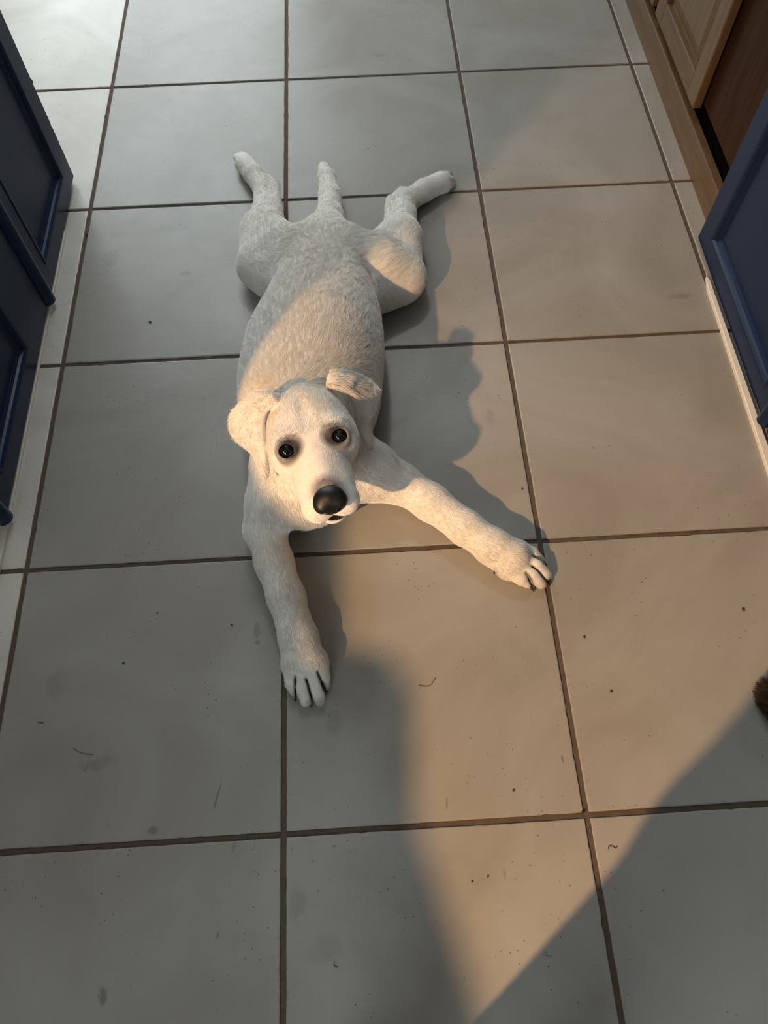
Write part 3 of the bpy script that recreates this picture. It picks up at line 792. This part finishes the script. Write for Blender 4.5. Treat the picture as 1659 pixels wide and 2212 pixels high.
for a, b, r in (((636, 1498), (638, 1517), .0034), ((668, 1512), (674, 1529), .0034), ((688, 1511), (687, 1527), .0034), ((704, 1482), (707, 1496), .0032),
                ((1166, 1212), (1183, 1224), .0032), ((1179, 1248), (1190, 1262), .0032), ((1171, 1261), (1184, 1271), .0030), ((1143, 1264), (1153, 1279), .0036),
                ((514, 339), (508, 333), .0026), ((522, 332), (516, 327), .0026), ((531, 336), (527, 330), .0024), ((969, 379), (976, 373), .0026), ((975, 388), (983, 385), .0026), ((974, 399), (982, 400), .0024)):
    claw(a, b, r * 1.2, .011)
claw((683, 1400), (698, 1406), .0034, .028, .020)
claw((1070, 1229), (1067, 1241), .0036, .020, .010)

# coat hair: short strands combed along the body
def build_fur(count):
    tri = np.concatenate([DQ[:, [0, 1, 2]], DQ[:, [0, 2, 3]]])
    A, B, C_ = DV[tri[:, 0]], DV[tri[:, 1]], DV[tri[:, 2]]
    cr = np.cross(B - A, C_ - A); ar = np.linalg.norm(cr, axis=1); nrm = cr / np.maximum(ar, 1e-12)[:, None]
    # vertex normals for a smooth coat
    vn = np.zeros_like(DV)
    for k in range(3):
        for j in range(3): vn[:, j] += np.bincount(tri[:, k], weights=cr[:, j], minlength=len(DV))
    vn /= np.maximum(np.linalg.norm(vn, axis=1), 1e-12)[:, None]
    cen = (A + B + C_) / 3
    loc = (cen - HO) @ HR.T
    head = np.linalg.norm((loc - [0, -.04, .0]) / [.09, .09, .13], axis=1) < 1
    wgt = ar * np.where(head, 2.2, 1.0) * (cen[:, 2] > .004)
    for e in EYES: wgt *= np.linalg.norm(cen - e, axis=1) > EYE_R + .0030
    q = (cen - Hd(0, -.029, .084)) @ HR.T
    wgt *= np.linalg.norm(q / [.0245, .0185, .0175], axis=1) > 1
    q = (cen - MOUTH) @ MR3.T
    wgt *= np.linalg.norm(q / [.0135, .0038, .014], axis=1) > 1
    wgt *= (crack_d(cen) > .0012) | (cen[:, 2] > .04)
    cs = np.cumsum(wgt); cs /= cs[-1]
    ti = np.searchsorted(cs, rng.random(count)); ti = np.minimum(ti, len(tri) - 1)
    r1, r2 = np.sqrt(rng.random(count)), rng.random(count)
    b0, b1, b2 = 1 - r1, r1 * (1 - r2), r1 * r2
    P = A[ti] * b0[:, None] + B[ti] * b1[:, None] + C_[ti] * b2[:, None]
    Nn = vn[tri[ti, 0]] * b0[:, None] + vn[tri[ti, 1]] * b1[:, None] + vn[tri[ti, 2]] * b2[:, None]
    Nn /= np.linalg.norm(Nn, axis=1)[:, None]
    # flow controls (pixel, pixel, height) -> towards
    ctl = []
    def path(*pts, w=1.0):
        W = [U(*p) for p in pts]
        for a, b in zip(W, W[1:]):
            d = (b - a); m = (a + b) / 2; ctl.append((m, d / np.linalg.norm(d), w)); ctl.append((a, d / np.linalg.norm(d), w))
    path((668, 870, .17), (680, 760, .17), (695, 640, .14), (702, 540, .10), (710, 480, .05), (712, 420, .03), (700, 365, .02))
    path((560, 860, .08), (540, 760, .06), (575, 660, .05)); path((800, 860, .08), (818, 760, .06), (800, 660, .05))
    path((650, 560, .08), (560, 560, .06), (560, 480, .05), (575, 420, .03), (545, 375, .03), (520, 340, .02))
    path((770, 560, .08), (880, 560, .06), (870, 480, .05), (880, 435, .03), (920, 410, .03), (970, 388, .02))
    path((610, 1000, .1), (585, 1090, .07), (580, 1170, .05), (610, 1280, .04), (645, 1390, .03), (665, 1500, .03))
    path((760, 980, .1), (850, 1040, .05), (930, 1090, .04), (1050, 1175, .03), (1110, 1210, .03), (1180, 1240, .02))
    path((640, 1000, .1), (650, 1120, .06)); path((730, 1000, .1), (760, 1080, .06))
    def hp(*pts):
        W = [Hd(*p) for p in pts]
        for a, b in zip(W, W[1:]):
            d = (b - a); ctl.append(((a + b) / 2, d / np.linalg.norm(d), 1.6))
    hp((0, -.02, .07), (0, -.01, .02), (0, 0, -.03), (0, -.01, -.08), (0, -.04, -.11))
    for s in (-1, 1):
        hp((s * .012, -.03, .07), (s * .02, -.02, .02), (s * .03, .0, -.03), (s * .035, -.01, -.08))
        hp((s * .035, -.05, .06), (s * .045, -.04, .01), (s * .055, -.05, -.05))
    path((575, 870, .23), (510, 915, .19), w=2.); path((520, 940, .18), (560, 1000, .16), (573, 1035, .14), w=2.)
    path((706, 812, .24), (745, 816, .235), (800, 840, .20), w=2.); path((805, 860, .19), (795, 920, .17), (800, 970, .15), w=2.)
    cp = np.array([c[0] for c in ctl]); cd = np.array([c[1] * c[2] for c in ctl])
    D = np.zeros_like(P)
    for i0 in range(0, count, 20000):
        d2 = ((P[i0:i0 + 20000, None] - cp[None]) ** 2).sum(-1) + 2e-5
        wq = 1 / d2 ** 2; D[i0:i0 + 20000] = (wq[..., None] * cd[None]).sum(1) / wq.sum(1)[:, None]
    D -= Nn * (D * Nn).sum(1)[:, None]
    D /= np.maximum(np.linalg.norm(D, axis=1), 1e-9)[:, None]
    S = np.cross(Nn, D)
    # coherent wobble so that the coat clumps and waves
    def wob(sc, seed):
        R_ = np.random.default_rng(seed); K_ = R_.normal(0, 1, (14, 3)); K_ /= np.linalg.norm(K_, axis=1)[:, None]; K_ *= (sc * R_.uniform(.6, 1.5, 14))[:, None]
        out = np.zeros(len(P))
        for kv, ph in zip(K_, R_.uniform(0, 6.28, 14)): out += np.sin(P @ kv + ph)
        return out / math.sqrt(7)
    lh = np.linalg.norm(((P - HO) @ HR.T - [0, -.04, .0]) / [.085, .085, .13], axis=1)
    ishead = lh < 1
    back = np.clip((P[:, 1] - .55) / .1, 0, 1) * np.clip((P[:, 2] - .08) / .05, 0, 1)
    ln = np.where(ishead, .0042, .0066) * rng.uniform(.6, 1.3, count)
    ln = ln * (1 + .75 * back * (~ishead))
    loc = (P - HO) @ HR.T
    ln = np.where(ishead & (loc[:, 2] > -.01), ln * .62, ln)
    foot = np.zeros(count)
    for q in (U(665, 1470, .02), U(1150, 1235, .02), U(530, 345, .02), U(963, 392, .02)): foot = np.maximum(foot, np.clip(1.6 - np.linalg.norm(P - q, axis=1) / .038, 0, 1))
    ln = ln * (1 - .55 * foot)
    chest = np.linalg.norm((P - U(640, 1090, .08)) / [.07, .05, .05], axis=1) < 1
    ln = np.where(chest, ln * 1.7, ln)
    wv = .12 * wob(120, 1) + .17 * wob(380, 2) * (1 + .7 * back) + .10 * wob(700, 3) + rng.normal(0, .14, count)
    dirn = D + S * wv[:, None]; dirn /= np.linalg.norm(dirn, axis=1)[:, None]
    lift = np.clip(.28 + .035 * wob(330, 4) + rng.normal(0, .07, count), .1, .8)
    pts = np.zeros((count, 4, 3))
    for k, f in enumerate((0, .33, .67, 1.0)):
        pts[:, k] = P + (dirn * f + Nn * (lift * f * (1 - .40 * f))[:, None]) * ln[:, None] - Nn * .0003
    pts[:, :, 2] = np.maximum(pts[:, :, 2], .0006)
    cu = bpy.data.hair_curves.new('fur')
    cu.add_curves([4] * count)
    cu.points.foreach_set('position', pts.astype(np.float32).ravel())
    rad = np.tile(np.array([.00016, .00015, .00011, .00003]), count).astype(np.float32)
    ra = cu.attributes.get('radius') or cu.attributes.new('radius', 'FLOAT', 'POINT')
    ra.data.foreach_set('value', rad)
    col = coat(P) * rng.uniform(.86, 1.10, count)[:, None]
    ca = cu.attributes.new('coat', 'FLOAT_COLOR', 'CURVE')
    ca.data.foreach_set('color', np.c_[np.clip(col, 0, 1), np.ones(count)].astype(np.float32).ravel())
    cu.materials.append(M_hair)
    o = bpy.data.objects.new('fur', cu); COL.objects.link(o); o.parent = dog; o.location = -Vector(dog.location)
    o['kind'] = 'stuff'
    return o
if FUR: build_fur(FUR)
# ================================================================== the rest
# ------------------------------------------------------------------ small things on the floor
def tube(name, pts, r, mat, label, cat, group=None, n=6):
    pts = [Vector(p) for p in pts]; out = []
    for i in range(len(pts) - 1):                      # Catmull-Rom
        p0 = pts[max(i - 1, 0)]; p1 = pts[i]; p2 = pts[i + 1]; p3 = pts[min(i + 2, len(pts) - 1)]
        for j in range(8):
            t = j / 8; out.append(.5 * (2 * p1 + (p2 - p0) * t + (2 * p0 - 5 * p1 + 4 * p2 - p3) * t * t + (3 * p1 - p0 - 3 * p2 + p3) * t ** 3))
    out.append(pts[-1]); V = []; F = []
    for i, p in enumerate(out):
        d = (out[min(i + 1, len(out) - 1)] - out[max(i - 1, 0)]).normalized(); s = d.cross(Vector((0, 0, 1))).normalized(); u = s.cross(d)
        rr = r * (1 if 0 < i < len(out) - 1 else .3)
        for k in range(n): a = 2 * math.pi * k / n; V.append(p + s * rr * math.cos(a) + u * rr * math.sin(a))
    for i in range(len(out) - 1):
        for k in range(n): F.append((i * n + k, i * n + (k + 1) % n, (i + 1) * n + (k + 1) % n, (i + 1) * n + k))
    F += [tuple(range(n))[::-1], tuple((len(out) - 1) * n + k for k in range(n))]
    c = sum(out, Vector()) / len(out)
    o = mesh_obj(name, [v - c for v in V], F, mat, smooth=True, loc=c)
    return tag(o, label, cat, group)
def fl(*pp, z=.0006): return [tuple(U(x, y, z)) for x, y in pp]
tube('hair_strand', fl((904, 1480), (925, 1482), (936, 1472), (942, 1461)), .0005, M_strand, 'thin curved dark hair lying on the lit tile below the stretched right paw', 'hair')
tube('hair_strand', fl((1314, 1834), (1316, 1827), (1324, 1828), (1329, 1832), (1334, 1827)), .0006, M_crumb, 'tiny zigzag dark thread on the tile at lower right', 'thread')
tube('hair_strand', fl((722, 2076), (721, 2083), (725, 2088), (731, 2088)), .0005, M_strand, 'small hooked dark hair on the bottom middle tile', 'hair')
tube('hair_strand', fl((157, 1615), (175, 1626), (203, 1630)), .0003, M_strand, 'faint fine hair on the tile at lower left', 'hair')
tube('hair_strand', fl((82, 1560), (88, 1561), (94, 1561)), .0006, M_strand, 'short straight dark hair near the left picture edge', 'hair')
cr = [((267, 1432), 2.4, 'oval dark crumb on the tile left of the stretched left paw'), ((340, 1324), 2.0, 'small round dark crumb on the tile left of the left foreleg'),
      ((501, 1350), 2.2, 'dark crumb close beside the left foreleg'), ((1320, 1493), 2.6, 'dark crumb on the lit tile at right, below the right paw'),
      ((1109, 1707), 2.4, 'dark crumb above the lower grout line on the lit tile'), ((1605, 1316), 3.0, 'oval dark crumb near the right picture edge'),
      ((1262, 1376), 2.6, 'dark crumb just right of the grout line below the right paw'), ((1054, 1893), 2.2, 'dark crumb on the warm lit tile at the bottom, upper of two'),
      ((1020, 1904), 2.0, 'dark crumb on the warm lit tile at the bottom, lower of two'), ((1258, 1755), 3.2, 'dark crumb sitting at the lower grout crossing'),
      ((1128, 1056), 2.0, 'tiny dark crumb left of the grout line above the right paw'), ((187, 506), 2.4, 'small dark bead on the grout line beside the left navy door'),
      ((324, 696), 2.6, 'dark fleck on the tile left of the dog, above the grout line')]
for i, (pp, r, lab) in enumerate(cr):
    c = U(pp[0], pp[1], 0); m = r * depth(c) / FPX; R = random.Random(i)
    bm = bmesh.new(); bmesh.ops.create_icosphere(bm, subdivisions=2, radius=m)
    a = R.uniform(0, 3)
    for v in bm.verts:
        q = v.co * R.uniform(.82, 1.15); q.x *= 1.25; q.z *= .6; v.co = Vector((q.x * math.cos(a) - q.y * math.sin(a), q.x * math.sin(a) + q.y * math.cos(a), q.z))
    z0 = min(v.co.z for v in bm.verts)
    o = bm_obj('crumb', bm, M_crumb, smooth=True); o.location = (c[0], c[1], -z0 - (.0002 if i != 11 else .002)); tag(o, lab, 'crumb')

# ------------------------------------------------------------------ fuzzy slipper tip at the right edge
def slipper():
    root = empty('slipper', (1.25, .10, 0)); tag(root, 'fuzzy dark brown slipper tip poking in at the right edge on the lit tile', 'slipper')
    G = Field((1.12, -.12, -.004), (1.40, .24, .11), .003)
    G.cone((1.190, .152, .020), (1.215, .130, .026), .022, .034, .02); G.cone((1.215, .130, .026), (1.285, .030, .034), .036, .044, .02)
    G.cone((1.285, .030, .034), (1.33, -.045, .034), .044, .040, .02); G.ell((1.315, -.02, .085), (.030, .036, .040), None, .012, cut=True)
    sl = G.ax[2] < .002; G.D[:, :, sl] = np.maximum(G.D[:, :, sl], .0003)
    V, Q = G.mesh(); V = smooth_verts(V, Q, 1)
    m = plain('brown_fleece', (.040, .020, .010), .95, noise=.6, scale=120, bump=1.0)
    o = mesh_obj('upper', V, Q, m, root, smooth=True)
    n = 48000; tri = np.concatenate([Q[:, [0, 1, 2]], Q[:, [0, 2, 3]]]); A, B, C_ = V[tri[:, 0]], V[tri[:, 1]], V[tri[:, 2]]
    crs = np.cross(B - A, C_ - A); ar = np.linalg.norm(crs, axis=1); cs = np.cumsum(ar); cs /= cs[-1]
    ti = np.minimum(np.searchsorted(cs, rng.random(n)), len(tri) - 1); r1, r2 = np.sqrt(rng.random(n)), rng.random(n)
    P = A[ti] * (1 - r1)[:, None] + B[ti] * (r1 * (1 - r2))[:, None] + C_[ti] * (r1 * r2)[:, None]; Nn = crs[ti] / ar[ti][:, None]
    ph = np.sin(P @ np.array([410., 300, 350])) ; ph2 = np.cos(P @ np.array([-330., 420, 280]))
    D = Nn + np.stack([ph, ph2, ph * ph2], 1) * .8 + rng.normal(0, .25, (n, 3)); D /= np.linalg.norm(D, axis=1)[:, None]
    ln = rng.uniform(.004, .009, n); E2 = np.cross(D, Nn + .01)
    pts = np.stack([P + (D * f + E2 * .5 * math.sin(f * 3)) * ln[:, None] for f in (0, .33, .67, 1)], 1); pts[:, :, 2] = np.maximum(pts[:, :, 2], .0008)
    cu = bpy.data.hair_curves.new('fleece'); cu.add_curves([4] * n); cu.points.foreach_set('position', pts.astype(np.float32).ravel())
    ra = cu.attributes.get('radius') or cu.attributes.new('radius', 'FLOAT', 'POINT'); ra.data.foreach_set('value', np.full(4 * n, .00014, np.float32))
    cu.materials.append(plain('brown_fleece_fibre', (.075, .038, .018), .85)); h = bpy.data.objects.new('fleece', cu); COL.objects.link(h); h.parent = root; h.location = -Vector(root.location); h['kind'] = 'stuff'
slipper()

# ------------------------------------------------------------------ behind the viewer: the lamp, an added shadow-shaping counter and the person with the phone
def behind():
    # recessed ceiling lamps
    for (x, y, z, lab) in ((LAMP[0], LAMP[1], LAMP[2], 'warm spot lamp hanging from the ceiling behind the viewer'), (.45, 2.4, 2.25, 'round white lamp hanging in the kitchen beyond the dog')):
        r_ = empty('ceiling_lamp', (x, y, 2.5)); tag(r_, lab, 'lamp')
        bm = bmesh.new(); bmesh.ops.create_cone(bm, segments=24, radius1=.05, radius2=.05, depth=.02, cap_ends=True); bmesh.ops.translate(bm, verts=bm.verts, vec=(x, y, 2.49)); bm_obj('canopy', bm, M_white, r_)
        bm = bmesh.new(); bmesh.ops.create_cone(bm, segments=10, radius1=.004, radius2=.004, depth=2.48 - z - .16, cap_ends=True); bmesh.ops.translate(bm, verts=bm.verts, vec=(x, y, (2.48 + z + .16) / 2)); bm_obj('cord', bm, M_black, r_)
        bm = bmesh.new(); bmesh.ops.create_cone(bm, segments=32, radius1=.11, radius2=.03, depth=.02, cap_ends=False); bmesh.ops.translate(bm, verts=bm.verts, vec=(x, y, z + .155)); bm_obj('lamp_shade', bm, M_white, r_)
    # added unseen counter, outlined for the shadow it casts at lower left
    out = [(-1.20, -.225), (-.35, -.205), (-.27, -.235), (-.228, -.30), (-.236, -.455), (-.235, -.49), (-.19, -.505), (-.172, -.54), (-.178, -.645), (-.135, -.80), (-.10, -1.15), (-1.20, -1.15)]
    root = empty('added_counter', (-.7, -.75, 0)); tag(root, 'added unseen counter behind the viewer on the left, outlined to shape its shadow', 'counter')
    for nm, z0, z1, g, mt in (('carcass', 0, .87, .02, M_wall), ('worktop', .87, .90, 0, M_brown)):
        bm = bmesh.new(); cx, cy = -.7, -.75
        ps = [(x + (g if x < cx else -g), y + (g if y < cy else -g)) for x, y in out]
        lo = [bm.verts.new((x, y, z0)) for x, y in ps]; hi = [bm.verts.new((x, y, z1)) for x, y in ps]; n = len(ps)
        for i in range(n): bm.faces.new((lo[i], lo[(i + 1) % n], hi[(i + 1) % n], hi[i]))
        bm.faces.new(lo[::-1]); bm.faces.new(hi); bmesh.ops.recalc_face_normals(bm, faces=bm.faces); bm_obj(nm, bm, mt, root)
    # person holding the phone
    cx, cy = .635, -.395
    G = Field((.10, -.95, 0), (1.20, .02, 1.78), .011)
    for s in (-1, 1):
        G.cone((cx + s * .10, cy - .02, .08), (cx + s * .105, cy - .01, .50), .052, .075, .02)
        G.cone((cx + s * .105, cy - .01, .50), (cx + s * .10, cy, .86), .085, .115, .03)
        G.cone((cx + s * .10, cy - .03, .035), (cx + s * .12, cy + .07, .03), .040, .034, .02)
        G.cone((cx + s * .19, cy - .02, 1.36), (cx + s * .25, cy + .02, 1.08), .055, .045, .03)
    G.cone((cx - .25, cy + .02, 1.08), (.545, -.20, 1.06), .042, .030, .02); G.cone((cx + .25, cy + .02, 1.08), (.67, -.21, 1.06), .042, .030, .02)
    for s, x in ((-1, .545), (1, .670)):
        G.cone((x, -.205, 1.065), (x, -.185, 1.09), .026, .022, .01)
        for k in range(4): G.cone((x, -.185, 1.078 + k * .014), (x - s * .016, -.163, 1.083 + k * .015), .009, .008, .004)
        G.cone((x, -.195, 1.09), (x - s * .012, -.188, 1.125), .010, .008, .005)
    G.cone((cx, cy, .92), (cx, cy, 1.22), .150, .145, .04); G.cone((cx - .12, cy - .01, 1.34), (cx + .12, cy - .01, 1.34), .085, .085, .05)
    G.cone((cx, cy, 1.38), (cx, cy + .03, 1.52), .055, .050, .03); G.ell((cx, cy + .05, 1.62), (.078, .098, .115), None, .02)
    G.ell((cx, cy + .15, 1.605), (.012, .018, .020), None, .01)
    V, Q = G.mesh(); V = smooth_verts(V, Q, 2)
    root = empty('person', (cx, cy, 0)); tag(root, 'standing person in dark clothes holding a phone out over the floor', 'person')
    mesh_obj('body', V, Q, plain('clothed_body', (.10, .11, .13), .85, noise=.1), root, smooth=True)
    bmh = bmesh.new(); bmesh.ops.create_uvsphere(bmh, u_segments=24, v_segments=16, radius=.108)
    for v in bmh.verts: v.co = Vector((v.co.x * .84 + cx, v.co.y * .98 + cy + .03, v.co.z * 1.02 + 1.655))
    bm_obj('hair', bmh, M_brown, root, smooth=True)
    b = bmesh.new(); box(b, -.036, .036, -.075, .075, .004, .012, bev=.003)
    ph = bm_obj('phone', b, M_black); tag(ph, 'black phone held in both hands', 'phone')
    ph.rotation_euler = CROT; ph.location = Vector(CAMP) + Euler(CROT).to_matrix() @ Vector((.018, -.060, .004))
behind()
